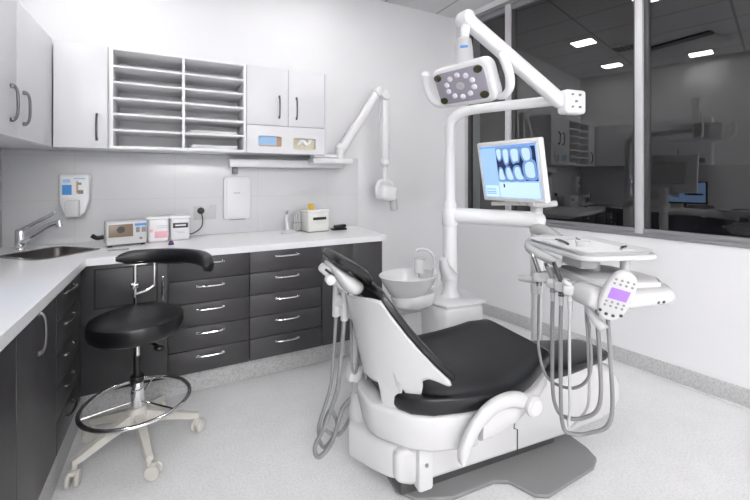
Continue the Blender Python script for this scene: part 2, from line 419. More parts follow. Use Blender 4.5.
for y in (1.63, 1.78): MB().bx(XU, XU + .002, y - .055, y + .055, 1.56, 1.62).build('slot', 'mgrey', t, True)
t = thing('wall_cabinet', 'narrow white single-door wall cabinet in the corner', 'wall cabinet', (-.51, YU + .16, ZU0))
MB().bx(XU + .001, -.372, YU + .019, YB - .001, ZU0, ZU1).build('carcass', 'lam', t, True)
d = MB().bx(XU + .006, -.376, YU, YU + .018, ZU0, ZU1, .0015).build('door', 'lam', t, True)
hd = bow(MB(), (-.43, YU, 1.667), .16, (0, 0, 1), (0, -1, 0), .006).build('handle', 'dsteel', t, True); hd.parent = d; lab(hd, 'steel bow handle')
# pigeonholes
t = thing('pigeonhole_shelf', 'white open pigeonhole shelf with two columns of six slots', 'pigeonhole shelf', (.05, YU + .16, ZU0))
PX0, PX1, PD = -.368, .460, .052
MB().bx(PX0, PX0 + .02, YU, YB - .001, ZU0, ZU1, .001).build('side_panel', 'shelf', t, True)
MB().bx(PX1 - .018, PX1, YU, YB - .001, ZU0, ZU1, .001).build('side_panel', 'shelf', t, True)
MB().bx(PD - .009, PD + .009, YU + .002, YB - .02, ZU0 + .018, ZU1 - .016, .001).build('divider', 'shelf', t, True)
MB().bx(PX0 + .02, PX1 - .018, YU, YB - .001, ZU0, ZU0 + .018, .001).build('bottom_panel', 'shelf', t, True)
MB().bx(PX0 + .02, PX1 - .018, YU, YB - .001, ZU1 - .016, ZU1, .001).build('top_panel', 'shelf', t, True)
MB().bx(PX0 + .02, PX1 - .018, YB - .018, YB - .001, ZU0 + .018, ZU1 - .016).build('back_panel', 'shelf', t, True)
pitch = (ZU1 - .016 - ZU0 - .018) / 6
for k in range(1, 6):
    z = ZU0 + .018 + k * pitch
    for a, c in ((PX0 + .02, PD - .009), (PD + .009, PX1 - .018)):
        MB().bx(a, c, YU + .003, YB - .018, z - .007, z + .007, .001).build('shelf_board', 'shelf', t, True)
for k, (zz, n, lb) in enumerate(((ZU0 + .018, 4, 'stack of white papers in the bottom right pigeonhole'), (ZU0 + .018 + pitch + .007, 3, 'stack of white papers in the second lowest right pigeonhole'))):
    mb = MB()
    for i in range(n): mb.box((.24 + .01 * (i % 2), 3.07 - .006 * i, zz + .005 + .0065 * i), (.30, .22, .006), .001, (0, 0, .03 * (i - 1)))
    tag(center(mb.build('paper_stack', 'paper')), lb, 'papers', 'papers in the pigeonholes')
# double door cabinet with dispenser panel
t = thing('wall_cabinet', 'white double-door wall cabinet with two glove dispenser openings below', 'wall cabinet', (.77, YU + .16, ZU0))
CX0, CX1 = .461, 1.078
ct = MB().bx(CX0, CX0 + .016, YU + .019, YB - .001, ZU0, ZU1).bx(CX1 - .016, CX1, YU + .001, YB - .001, ZU0, ZU1).bx(CX0 + .016, CX1 - .016, YU + .019, YB - .001, ZU1 - .016, ZU1)
ct.bx(CX0 + .016, CX1 - .016, YU + .019, YB - .001, ZU0, ZU0 + .016).bx(CX0 + .016, CX1 - .016, YU + .02, YB - .001, 1.735, 1.751).bx(CX0 + .016, CX1 - .016, YB - .012, YB - .001, ZU0 + .016, ZU1 - .016)
ct.build('carcass', 'lam', t, True)
for x0, x1, hx in ((CX0 + .003, .768, .700), (.771, CX1 - .018, .832)):
    d = MB().bx(x0, x1, YU, YU + .018, 1.745, ZU1, .0015).build('door', 'lam', t, True)
    hd = bow(MB(), (hx, YU, 1.885), .165, (0, 0, 1), (0, -1, 0), .006).build('handle', 'dsteel', t, True); hd.parent = d; lab(hd, 'steel bow handle')
# front panel with two openings
b = bmesh.new()
def loopxz(pts):
    vs = [b.verts.new((x, YU, z)) for x, z in pts]
    return [b.edges.new((vs[i], vs[(i + 1) % len(vs)])) for i in range(len(vs))]
es = loopxz([(CX0 + .003, ZU0), (CX1 - .018, ZU0), (CX1 - .018, 1.741), (CX0 + .003, 1.741)])
es += loopxz(rrect((.632, 1.625), .172, .078, .014, 0)); es += loopxz(rrect((.898, 1.615), .178, .088, .014, 0))
bmesh.ops.triangle_fill(b, edges=es, use_beauty=True)
r_ = bmesh.ops.extrude_face_region(b, geom=list(b.faces))
for v in r_['geom']:
    if isinstance(v, bmesh.types.BMVert): v.co.y += .016
mb = MB(); mb._merge(b); mb.build('dispenser_panel', 'lam', t, True)
g1 = thing('glove_box', 'pale blue glove box behind the left dispenser opening', 'glove box', (.632, 3.02, ZU0 + .0165))
MB().bx(-.12, .12, -.07, .07, 0, .12, .002).build('carton', 'orange', g1)
MB().bx(-.10, .055, -.073, -.0695, .045, .12).build('label_patch', 'lblue', g1)
g1 = thing('glove_box', 'cream tissue box behind the right dispenser opening', 'glove box', (.90, 3.02, ZU0 + .0165))
MB().bx(-.12, .12, -.07, .07, 0, .12, .002).build('carton', 'cream_p', g1)
MB().tube([(-.05, -.074, .05), (-.02, -.085, .085), (.02, -.082, .06), (.05, -.086, .10)], .016, 8).build('tissue', 'paper', g1)

# ------------------------------------------------------------------ things on the back wall
t = thing('soap_dispenser', 'white hand sanitiser dispenser with blue label on the wall above the sink', 'soap dispenser', (-.588, YB - .013, 1.08))
pl = [(-.08, .12), (-.083, .285), (-.07, .298), (.07, .298), (.083, .285), (.08, .12), (.055, .04), (.03, .012), (-.03, .012), (-.055, .04)]
mtx = Matrix.Rotation(R(90), 4, 'X')
MB().prism(pl, .001, .085, .012, mtx).build('housing', 'bright', t)
MB().bx(-.045, .03, -.115, -.08, .015, .125, .006).build('pump_lever', 'wplas', t)
MB().bx(-.068, .062, -.087, -.0845, .14, .275).build('label', 'paper', t)
lb_ = MB().bx(-.062, -.012, -.0895, -.0865, .16, .225).build('label_patch', 'blue', t)
MB().bx(-.058, -.02, -.0895, -.0865, .24, .262).bx(.0, .06, -.0895, -.0865, .262, .27).build('label_text', 'lblue', t)
MB().bx(.012, .022, -.0895, -.0865, .17, .25).build('label_stripe', 'orange', t)
MB().bx(.02, .05, -.0895, -.0865, .165, .19).bx(.02, .04, -.0895, -.0865, .225, .24).build('label_symbol', 'mgrey', t)
t = thing('wall_outlet', 'white double power outlet on the splashback', 'power outlet', (.205, YB - .013, 1.085))
MB().bx(-.078, .078, -.010, -.001, -.052, .052, .003).build('face_plate', 'wplas', t)
for x in (-.025, .04): MB().bx(x - .006, x + .006, -.014, -.010, .03, .044, .001).build('switch', 'gplas', t)
t = thing('power_plug', 'round black plug and cord in the power outlet', 'plug', (.175, YB - .024, 1.10))
MB().cyl((0, 0, 0), (0, -.035, 0), .026, .022, bev=.005).build('plug', 'black', t)
MB().tube([(0, -.03, -.01), (.01, -.045, -.06), (.0, -.05, -.12), (-.05, -.05, -.16), (-.1, -.035, -.17)], .004, 8).build('cord', 'black', t)
t = thing('xray_controller', 'white flat control panel hung on the back wall under the rail', 'x-ray controller', (.437, YB - .013, 1.02))
MB().prism(rrect((0, .17), .205, .34, .03, 0), .001, .035, .008, mtx).build('housing', 'bright', t)
MB().prism(rrect((0, .17), .165, .30, .02, 0), .035, .040, .002, mtx).build('door_panel', 'bright', t)
MB().bx(-.028, .022, -.0415, -.0398, .21, .214).build('badge', 'mgrey', t)
MB().bx(-.06, .06, -.037, -.02, .0, .006).build('lower_grip', 'mgrey', t)

# wall mounted x-ray unit
t = thing('xray_unit', 'white wall-mounted dental x-ray arm reaching from the rail to the corner', 'x-ray unit', (.85, YB - .013, 1.4))
YX = 3.10
MB().bx(.372, 1.31, YX + .02, YB - .013, 1.435, 1.498, .008).build('wall_rail', 'bright', t, True)
MB().bx(.40, .44, YX + .08, YB - .013, 1.385, 1.435, .004).build('hook', 'mgrey', t, True)
MB().bx(.99, 1.345, 2.985, YX + .035, 1.468, 1.515, .012).build('slide_bracket', 'bright', t, True)
MB().bx(1.0, 1.20, 2.99, YX + .02, 1.516, 1.545, .01).build('slide_cover', 'bright', t, True)
pA = Vector((1.235, 3.02, 1.57)); pB = Vector((1.60, 3.02, 2.115)); pC = Vector((1.655, 3.02, 2.11)); pD = Vector((1.66, 3.02, 1.53))
MB().cyl((1.235, 3.02, 1.50), (1.235, 3.02, 1.60), .036, bev=.01).sphere((1.235, 3.02, 1.605), .04).build('swivel', 'bright', t, True)
def beam(a, b, w0, w1, th, name, m, par):
    """tapered rounded arm from a to b"""
    a, b = Vector(a), Vector(b); d = (b - a).normalized(); s_ = Vector((0, 1, 0)) if abs(d.y) < .8 else Vector((1, 0, 0))
    s_ = (s_ - d * s_.dot(d)).normalized(); u = d.cross(s_)
    rings = []
    L = (b - a).length
    for k, q in ((0, .55), (.015, .85), (.04, 1), (.5, 1), (.96, 1), (.985, .85), (1, .55)):
        w = (w0 + (w1 - w0) * k) * q; c = a + d * L * k; ring = []
        for i in range(16):
            an = 2 * math.pi * i / 16; cx, sx = math.cos(an), math.sin(an)
            e = lambda v: math.copysign(abs(v) ** .55, v)
            ring.append(c + u * e(cx) * w / 2 + s_ * e(sx) * th / 2 * q)
        rings.append(ring)
    return MB().loft(rings).build(name, m, par, True)
beam(pA, pB, .075, .062, .06, 'lower_arm', 'bright', t)
MB().cyl((1.60, 2.975, 2.115), (1.60, 3.065, 2.115), .042, bev=.01).cyl((1.665, 2.975, 2.09), (1.665, 3.065, 2.09), .045, bev=.01).bx(1.60, 1.665, 2.985, 3.055, 2.08, 2.14, .015).build('elbow', 'bright', t, True)
beam((1.672, 3.02, 2.10), (1.672, 3.02, 1.50), .066, .066, .055, 'forearm', 'bright', t)
beam((1.625, 3.02, 2.08), (1.645, 3.02, 1.52), .02, .02, .02, 'tension_rod', 'wplas', t)
MB().sphere((1.672, 3.02, 1.485), .042).cyl((1.672, 3.02, 1.46), (1.665, 3.02, 1.31), .022, .018).build('wrist', 'bright', t, True)
MB().tube([(1.665, 3.02, 1.325), (1.61, 3.02, 1.31), (1.585, 3.02, 1.25), (1.60, 3.02, 1.19)], .018, 10).tube([(1.665, 3.02, 1.325), (1.73, 3.02, 1.30), (1.755, 3.02, 1.23)], .018, 10).build('yoke', 'bright', t, True)
MB().box((1.675, 3.0, 1.215), (.165, .15, .135), .04, (0, .12, 0), 3).build('tube_head', 'bright', t, True)
MB().cyl((1.735, 3.0, 1.22), (1.752, 3.0, 1.06), .034, .034, bev=.004).build('cone', 'wplas', t, True)

# ------------------------------------------------------------------ things on the worktop
ZW = .912
t = thing('sealing_machine', 'white countertop device with brown window and small display', 'device', (-.287, 2.995, ZW), (0, 0, .22))
MB().prism([(-.075, .012), (-.06, .155), (.07, .165), (.085, .012)], -.112, .112, .012, Matrix.Rotation(R(90), 4, 'Z') @ Matrix.Rotation(R(90), 4, 'X')).build('housing', 'wplas', t)
for x in (-.09, .09):
    for y in (-.05, .06): MB().cyl((x, y, 0), (x, y, .014), .012).build('foot', 'black', t)
q = Euler((R(-6), 0, 0))
def fp(mb, x0, x1, z0, z1, th):   # plate on the sloping front
    zc = (z0 + z1) / 2; yc = -.075 + (zc - .012) / .143 * .015
    return mb.box(((x0 + x1) / 2, yc - .001, zc), (x1 - x0, th, z1 - z0), .001, (R(-6), 0, 0))
fp(MB(), -.10, .032, .062, .142, .006).build('window', 'brown', t)
MB().cyl((-.035, -.0685, .108), (-.035, -.0735, .108), .022, n=16).build('emblem', 'dgrey', t)
fp(MB(), .042, .108, .127, .142, .006).build('display', 'blue', t)
fp(fp(MB(), .048, .07, .085, .118, .006), .08, .104, .085, .118, .006).build('button_panel', 'mgrey', t)
MB().cyl((.075, -.0715, .047), (.075, -.0765, .046), .009, n=14).build('button', 'mgrey', t)
MB().tube([(-.115, .03, .06), (-.15, .035, .055), (-.175, .05, .07)], .014, 8).build('side_plug', 'black', t)
t = thing('wipes_tub', 'white tub with pink print beside the countertop device', 'tub', (-.102, 3.06, ZW))
MB().box((0, 0, .0805), (.125, .11, .16), .018, seg=3).build('tub', 'bright', t)
MB().bx(-.07, .07, -.058, .058, .155, .173, .006).build('lid', 'bright', t)
MB().bx(-.02, .058, -.0575, -.054, .03, .075, .001).bx(-.05, -.03, -.0575, -.054, .07, .09, .001).build('pink_print', 'pink', t)
MB().bx(-.005, .06, -.0575, -.054, .098, .102).bx(-.01, .06, -.0575, -.054, .110, .114).build('grey_print', 'gplas', t)
t = thing('wipes_tub', 'white tub with a dark label band under the outlet', 'tub', (.032, 3.075, ZW))
MB().box((0, 0, .0805), (.12, .11, .16), .018, seg=3).build('tub', 'bright', t)
MB().bx(-.066, .066, -.058, .058, .155, .173, .006).build('lid', 'bright', t)
MB().bx(-.045, .05, -.0575, -.054, .09, .125, .001).build('label_band', 'dgrey', t)
MB().bx(-.03, .035, -.0595, -.057, .104, .112).build('label_text', 'paper', t)
MB().bx(-.02, .03, -.0575, -.054, .055, .058).bx(-.03, .03, -.0575, -.054, .065, .068).build('small_print', 'gplas', t)
mb = MB().lathe([(.017, 0), (.017, .012), (.013, .014), (.011, .026), (0.0005, .027)], (0, 0, 0), n=16); o = mb.build('bottle_cap', 'purple'); o.location = (-.022, 2.86, ZW)
tag(o, 'small purple cap lying on the worktop in front of the tubs', 'cap')
mb = MB().tube([(-.06, 0, .005), (.0, .004, .005), (.05, 0, .005)], .0045, 8); o = mb.build('pen', 'mgrey'); o.location = (-.30, 2.78, ZW)
tag(o, 'grey pen lying on the worktop in front of the countertop device', 'pen')
t = thing('curing_light', 'white curing light standing in its charger', 'curing light', (.80, 3.02, ZW))
MB().lathe([(.055, 0), (.055, .012), (.035, .022), (.02, .03)], (0, 0, 0), sx=1.15, sy=.8).build('charger_base', 'wplas', t)
MB().tube([(-.005, .0, .02), (-.012, 0, .07), (-.02, 0, .115), (-.018, -.005, .15)], .012, 10, rad=lambda k: .019 - .006 * k).build('wand', 'wmat', t)
MB().tube([(-.018, -.005, .145), (-.018, -.005, .165), (-.01, -.01, .178)], .008, 8).build('wand_tip', 'mgrey', t)
t = thing('tip_holder', 'clear bottle rack with white tubes beside the off-white printer', 'rack', (.885, 3.10, ZW))
MB().bx(-.035, .035, -.03, .03, 0, .012, .003).bx(-.035, .035, -.028, .028, .07, .075).build('frame', 'clear', t)
for x in (-.02, .003, .024): MB().cyl((x, 0, .012), (x, 0, .15 + x), .009, .008).build('tube', 'wmat', t)
t = thing('label_printer', 'off-white boxy printer with a dark slot on the worktop', 'printer', (1.022, 3.06, ZW), (0, 0, .12))
MB().box((0, 0, .087), (.185, .18, .16), .012, seg=3).build('housing', 'offw', t)
MB().bx(-.075, .075, -.096, -.08, .07, .145, .003).build('front_panel', 'offw', t)
MB().bx(-.055, .062, -.099, -.0945, .10, .122, .002).build('slot', 'black', t)
MB().bx(-.09, .09, -.085, .085, 0, .008).build('base', 'mgrey', t)
MB().box((.0, 0, .172), (.195, .19, .012), .004).build('top_cover', 'bright', t)
t = thing('medicine_cup', 'small yellow cup on top of the off-white printer', 'cup', (.985, 3.03, ZW + .1785))
MB().lathe([(.018, 0), (.024, .05), (.0215, .05), (.016, .004), (.001, .003)], (0, 0, 0), n=18).build('cup', 'yellow', t)
t = thing('stapler', 'black stapler lying at the right end of the worktop', 'stapler', (1.225, 3.02, ZW), (0, 0, .1))
MB().box((0, 0, .010), (.135, .05, .018), .006).build('base', 'black', t)
MB().box((.01, 0, .031), (.11, .044, .028), .011, (0, -.06, 0)).build('arm', 'black', t)

# second monitor on the left worktop (seen mirrored in the window)
t = thing('monitor', 'black desk monitor with lit blue screen reflected in the dark window', 'monitor', (-.72, 1.80, ZW), (0, 0, R(90)))
MB().lathe([(.11, 0), (.11, .008), (.03, .016)], (0, .03, 0), sx=1, sy=.8).cyl((0, .04, .012), (0, .04, .18), .018).build('stand', 'black', t)
MB().box((0, 0, .235), (.49, .04, .31), .008).build('bezel', 'black', t)
MB().bx(-.225, .225, -.0225, -.0195, .10, .375).build('screen', 'scr', t)
MB().bx(-.20, .0, -.025, -.0223, .20, .225).build('screen_bar', 'black', t)

# ------------------------------------------------------------------ stool
t = thing('operator_stool', 'black round dental stool on a chrome foot ring and five casters', 'stool', (-.168, 2.265, 0))
for k, a in enumerate((-76, -4, 68, 140, 212)):
    ca, sa = math.cos(R(a)), math.sin(R(a)); RL = .268
    rings = []
    for q, w, z0, z1 in ((.03, .026, .135, .19), (.12, .021, .12, .16), (.24, .017, .088, .118), (.280, .015, .085, .107)):
        c = Vector((ca * q, sa * q, 0)); sd = Vector((-sa, ca, 0))
        rings.append([c + sd * w + Vector((0, 0, z0)), c - sd * w + Vector((0, 0, z0)), c - sd * w * .8 + Vector((0, 0, z1)), c + sd * w * .8 + Vector((0, 0, z1))])
    leg = MB().loft(rings).build('leg', 'cream', t)
    ca2, sa2 = math.cos(R(a + 55)), math.sin(R(a + 55))
    w = Vector((ca * RL, sa * RL, 0)); ax = Vector((-sa2, ca2, 0)); fw = Vector((ca2, sa2, 0))
    c = w + fw * .018
    cs = MB()
    for s_ in (-1, 1):
        cs.cyl(c + ax * s_ * .008 + Vector((0, 0, .033)), c + ax * s_ * .026 + Vector((0, 0, .033)), .033, bev=.007)
    cs.build('caster_wheel', 'cream', leg)
    MB().cyl(w + Vector((0, 0, .04)), w + Vector((0, 0, .09)), .011).box(c + Vector((0, 0, .058)), (.03, .03, .02), .006, (0, 0, R(a + 55))).build('caster_fork', 'cream', leg)
MB().lathe([(.04, .125), (.052, .14), (.048, .19), (.036, .205)], (0, 0, 0)).build('hub', 'cream', t)
lab(MB().cyl((0, 0, .20), (0, 0, .345), .030, bev=.003).build('gas_column', 'chrome', t), 'chrome column')
MB().cyl((0, 0, .335), (0, 0, .46), .018).cyl((0, 0, .33), (0, 0, .36), .031, bev=.003).build('piston_sleeve', 'black', t)
MB().cyl((0, 0, .46), (0, 0, .56), .013).build('piston', 'chrome', t)
n = 56
ring = MB().tube([(.237 * math.cos(2 * math.pi * k / n), .237 * math.sin(2 * math.pi * k / n), .232) for k in range(n)], .0105, 10, 1, closed=True)
fr = lab(ring.build('foot_ring', 'chrome', t), 'chrome foot ring')
for k in range(3):
    a = R(75 + 120 * k); MB().tube([(.028 * math.cos(a), .028 * math.sin(a), .235), (.12 * math.cos(a), .12 * math.sin(a), .235), (.237 * math.cos(a), .237 * math.sin(a), .232)], .0045, 8).build('ring_spoke', 'chrome', fr)
MB().lathe([(.02, .566), (.188, .572), (.204, .585), (.2115, .61), (.2115, .64), (.206, .655), (.185, .664), (.09, .668), (.001, .669)], (0, 0, 0), n=48).build('seat', 'leather', t)
MB().box((0, 0, .565), (.16, .12, .02), .004).build('seat_plate', 'black', t)
MB().tube([(.03, -.03, .54), (.08, -.08, .53), (.1, -.1, .52)], .007, 8).sphere((.1, -.1, .515), .018, (1.3, 1, .8)).build('height_lever', 'black', t)
ctr = []
for k in range(25):
    a = R(112 - 130 * k / 24); rr = .345 - .02 * (k / 24); ctr.append(Vector((rr * math.cos(a), rr * math.sin(a), .895 - .015 * max(0, (k / 24 - .55) / .45) ** 2)))
rings = []
for i, p in enumerate(ctr):
    tn = (ctr[min(i + 1, 24)] - ctr[max(i - 1, 0)]).normalized(); out = Vector((tn.y, -tn.x, 0)) * -1
    f = min(1, (min(i, 24 - i) + .25) / 2.6) ** .5
    rings.append([p + out * .028 * f * math.copysign(abs(math.cos(x)) ** .7, math.cos(x)) + Vector((0, 0, .041 * f * math.copysign(abs(math.sin(x)) ** .7, math.sin(x)))) for x in [2 * math.pi * j / 16 for j in range(16)]])
MB().loft(rings).build('torso_support', 'leather', t)
under = []
for i in range(3, 12): under.append(ctr[i] + Vector((0, 0, -.042)))
MB().tube(under, .007, 8, 1).bx(-.08, .02, .318, .362, .848, .858, .002).build('support_bracket', 'steel', t)
MB().cyl((-.035, .30, .53), (-.035, .32, .855), .0095).tube([(-.035, .30, .535), (-.03, .18, .54), (0, .06, .545)], .011, 8).build('support_post', 'chrome', t)
MB().cyl((.06, .33, .72), (.06, .33, .86), .008).tube([(.06, .33, .725), (.02, .325, .70), (-.03, .31, .69)], .008, 8).build('adjustment_rod', 'chrome', t)
MB().cyl((-.055, .313, .74), (-.015, .313, .74), .018, bev=.004).cyl((-.035, .28, .73), (-.035, .31, .73), .008).build('clamp', 'steel', t)

# ------------------------------------------------------------------ dental chair
chair = thing('dental_chair', 'reclining dental chair with black upholstery and white shell', 'dental chair', (1.2, 1.44, 0), (0, 0, R(-5)))
half = [(-.36, -.05), (-.30, -.13), (-.15, -.18), (.06, -.175), (.12, -.20), (.17, -.30), (.22, -.325), (.54, -.285), (.605, -.25), (.625, -.18)]
pl = half + [(x, -y) for x, y in reversed(half)]
MB().prism(pl, 0.001, .022, .008).build('floor_plate', 'rubber', chair)
# lower lift cover: side profile swept across
def sidesweep(poly, hw, bev, name, m, par, y0=0.0):
    mt = Matrix.Translation((0, y0, 0)) @ Matrix.Rotation(R(90), 4, 'X')
    return MB().prism(poly, -hw, hw, bev, mt, 3).build(name, m, par)
hull = [(-.40, .115), (-.33, .085), (.55, .075), (.88, .10), (.93, .17), (.925, .27), (.86, .355), (.74, .39), (.60, .395), (.42, .40), (.12, .40), (.02, .33), (-.12, .265), (-.40, .25)]
lc = sidesweep(hull, .148, .03, 'lift_cover', 'wplas', chair)
seam = [(.03, .385), (.20, .235), (.195, .20), (.215, .19), (.215, .08)]
MB().tube([(x, -.1485, z) for x, z in seam], .003, 6, 0).build('cover_seam', 'dgrey', lc)
MB().bx(-.36, .5, -.10, .10, .022, .085, .01).build('base_beam', 'dgrey', chair)  # dark colour stands in for the shadow under the lift cover
MB().prism([(-.53, .09), (-.455, -.04), (-.41, -.10), (-.34, -.145), (-.27, -.16), (-.27, .155), (-.49, .15)], .11, .262, .018, None, 3).build('rear_cover', 'wplas', chair)
MB().bx(-.315, -.245, -.176, .176, .075, .262, .014).build('link_cover', 'wmat', chair)
for z in (.185,): MB().cyl((-.28, -.174, z), (-.28, -.180, z), .008, n=12).build('bolt', 'mgrey', chair)
def sring(x, w, z0, z1, n=5.0, k=36, wl=None):
    out = []
    for i in range(k):
        a = 2 * math.pi * i / k; ca, sa = math.cos(a), math.sin(a)
        out.append((x, math.copysign(abs(ca) ** (2 / n), ca) * w, (z0 + z1) / 2 + math.copysign(abs(sa) ** (2 / n), sa) * (z1 - z0) / 2))
    return out
fh = [(-.50, -.045), (-.485, -.095), (-.385, -.215), (-.31, -.262), (-.2, -.292), (-.105, -.306)]
def taper(mb, z0, k):
    for v in mb.bm.verts:
        if v.co.z < z0: v.co.x = -.1 + (v.co.x + .1) * k; v.co.y *= k
    return mb
taper(MB().prism(fh + [(x, -y) for x, y in reversed(fh)], .283, .432, .016, None, 3), .33, .94).build('seat_frame', 'wplas', chair)
MB().loft([sring(*a, n=7) for a in ((-.10, .306, .298, .44), (-.05, .308, .30, .44), (.06, .31, .335, .44), (.2, .285, .385, .46), (.29, .25, .42, .485), (.31, .22, .44, .48))]).build('seat_side_cover', 'wplas', chair)
# seat cushion
st = [(-.425, .06, .445, .470), (-.42, .12, .433, .488), (-.40, .18, .424, .502), (-.37, .225, .42, .510), (-.30, .272, .42, .514), (-.18, .30, .422, .508), (-.05, .316, .426, .502), (.06, .314, .434, .507), (.16, .292, .452, .527), (.24, .265, .47, .555), (.29, .247, .482, .570), (.325, .235, .492, .573), (.345, .22, .505, .563), (.352, .20, .52, .55)]
rings = []
for (x, w, z0, z1) in st:
    r0 = sring(x, w, z0, z1, 4.2, 48)
    rings.append([(px, py, pz - .018 * max(0, 1 - (py / w) ** 2) ** 1 * (pz > (z0 + z1) / 2) * (1 if -.4 < x < .3 else .2) + (.012 * max(0, abs(py) / w - .75) * 4 if pz > (z0 + z1) / 2 and -.4 < x < .25 else 0)) for px, py, pz in r0])
MB().loft(rings).build('seat', 'leather', chair)
# leg rest
lr = [(.33, .12, .43, .46), (.335, .17, .42, .475), (.36, .185, .415, .478), (.5, .165, .405, .462), (.65, .135, .398, .450), (.80, .105, .393, .443), (.84, .09, .395, .439), (.852, .06, .402, .43)]
MB().loft([[(x, y - .045, z) for x, y, z in sring(*a, n=4)] for a in lr]).build('leg_rest', 'leather', chair)
MB().loft([sring(*a, n=4) for a in ((.36, .17, .38, .42), (.5, .15, .38, .407), (.65, .12, .37, .40), (.80, .09, .365, .395), (.83, .06, .37, .397))]).build('leg_rest_shell', 'wplas', chair)
# backrest
def spine(s): 
    E = (-.231 - .353 * s + .082 * s * s, .271 - .008 * s - .068 * max(s, 0) ** 2, .567 + .336 * s)
    B = (-.462 - .083 * s, .012, .50 + .37 * s)
    if s < 0: E = (-.231 - .12 * s, E[1], E[2]); B = (-.462, .012, B[2])
    return E, B
import bisect
def lerp_tab(tab, x):
    xs = [a for a, _ in tab]; i = max(1, min(len(tab) - 1, bisect.bisect(xs, x)))
    (x0, y0), (x1, y1) = tab[i - 1], tab[i]; f = (x - x0) / (x1 - x0); f = max(0, min(1, f)); f = f * f * (3 - 2 * f)
    return y0 + (y1 - y0) * f
smt = [(0, .03), (.30, .03), (.38, -.38), (.555, -.38), (.60, -.02), (.66, -.11), (.75, -.12), (.83, .07), (.88, .08), (.985, -.05), (1.0, -.04)]
NV, NS = 120, 26
rings = []
for i in range(NS + 1):
    row = []
    for j in range(NV + 1):
        v = -1 + 2 * j / NV; s0 = lerp_tab(smt, abs(v)); s = s0 + (1.0 - .05 * (abs(v) ** 6) - s0) * (i / NS)
        E, B = spine(s); k = abs(v) ** 2.1
        row.append((B[0] + (E[0] - B[0]) * k, v * E[1], B[2] + (E[2] - B[2]) * k))
    rings.append(row)
sh = MB().loft(rings, caps=False, closed=False).build('backrest_shell', 'wplas', chair, ang=60)
md = sh.modifiers.new('t', 'SOLIDIFY'); md.thickness = .012; md.offset = 1
# upholstery pad
nrm = Vector((.83, 0, .56))
rings = []
for s, f in ((-.06, .25), (-.055, .7), (-.03, .95), (0, 1), (.2, 1), (.4, 1), (.6, 1), (.8, 1), (.93, 1), (.985, .95), (1.01, .75), (1.02, .3)):
    E, B = spine(s); c = Vector((E[0], 0, E[2])) + nrm * .014; w = (E[1] + .004) * (f ** .5 if s > .5 else f ** .3); th = .022 * f ** .5
    rings.append([c + Vector((0, 1, 0)) * w * math.copysign(abs(math.cos(a)) ** .42, math.cos(a)) + nrm * th * math.copysign(abs(math.sin(a)) ** .5, math.sin(a)) for a in [2 * math.pi * k / 32 for k in range(32)]])
MB().loft(rings).build('backrest', 'leather', chair)
# headrest
h0, h1 = Vector((-.650, -.01, 1.022)), Vector((-.50, -.01, .912)); hd = (h1 - h0).normalized(); hn = Vector((-hd.z, 0, hd.x)); HL = (h1 - h0).length
rings = []; 
for q, f in ((-.03, .3), (0, .75), (.06, .95), (.2, 1), (.5, 1), (.78, 1), (.91, .95), (.98, .75), (1.0, .3)):
    c = h0 + hd * HL * q + hn * (.02 - .07 * max(0, q - .6) ** 2 * 2.5 + .02 * q); w = .118 * f ** .5; th = .019 * f ** .5
    rings.append([c + Vector((0, 1, 0)) * w * math.copysign(abs(math.cos(a)) ** .5, math.cos(a)) + hn * th * math.copysign(abs(math.sin(a)) ** .6, math.sin(a)) for a in [2 * math.pi * k / 28 for k in range(28)]])
hr = MB().loft(rings).build('headrest', 'leather', chair)
rings = []
for q, f, dp in ((.1, .4, .01), (.16, .8, .02), (.35, .95, .035), (.6, 1, .05), (.8, .9, .055), (.95, .6, .045), (1.0, .3, .03)):
    c = h0 + hd * HL * q - hn * (.008 + dp * .5); w = .105 * f ** .6
    rings.append([c + Vector((0, 1, 0)) * w * math.copysign(abs(math.cos(a)) ** .6, math.cos(a)) + hn * dp * .62 * math.sin(a) for a in [2 * math.pi * k / 24 for k in range(24)]])
MB().loft(rings).build('headrest_shell', 'wplas', chair)
MB().box((-.615, 0, .945), (.14, .09, .04), .014, (0, R(36), 0)).box((-.575, 0, .90), (.12, .06, .035), .01, (0, R(40), 0)).build('headrest_bracket', 'wmat', chair)
MB().cyl((-.655, -.055, .95), (-.655, -.09, .95), .02, bev=.006).build('headrest_knob', 'wplas', chair)
MB().box((-.63, -.048, .955), (.10, .006, .01), .002, (0, R(40), 0)).build('bracket_slot', 'black', chair)
MB().cyl((-.535, -.07, .885), (-.535, .07, .885), .014).box((-.55, -.05, .885), (.05, .02, .03), .005).build('hinge', 'steel', chair)
# swing armrest on the near side
arc = cr([(-.225, .285), (-.20, .355), (-.145, .425), (-.07, .466), (.02, .472), (.105, .44)], 6)
rings = []
for i, p in enumerate(arc):
    a_ = arc[max(i - 1, 0)]; b_ = arc[min(i + 1, len(arc) - 1)]; tn = (Vector((b_[0] - a_[0], b_[1] - a_[1]))).normalized(); nm = Vector((-tn.y, tn.x))
    f = min(1, (min(i, len(arc) - 1 - i) + .3) / 3) ** .5; w = (.021 + .010 * i / len(arc)) * f
    rings.append([(p[0] + nm.x * w * math.copysign(abs(math.cos(x)) ** .6, math.cos(x)), -.335 + .018 * math.copysign(abs(math.sin(x)) ** .6, math.sin(x)), p[1] + nm.y * w * math.copysign(abs(math.cos(x)) ** .6, math.cos(x))) for x in [2 * math.pi * k / 16 for k in range(16)]])
ar = MB().loft(rings).build('armrest', 'wplas', chair)
MB().cyl((.105, -.35, .438), (.105, -.372, .438), .041, bev=.006, n=28).build('pivot_cap', 'wplas', ar)
MB().cyl((.105, -.37, .438), (.105, -.376, .438), .03, bev=.003, n=28).build('cap_disc', 'wmat', ar)

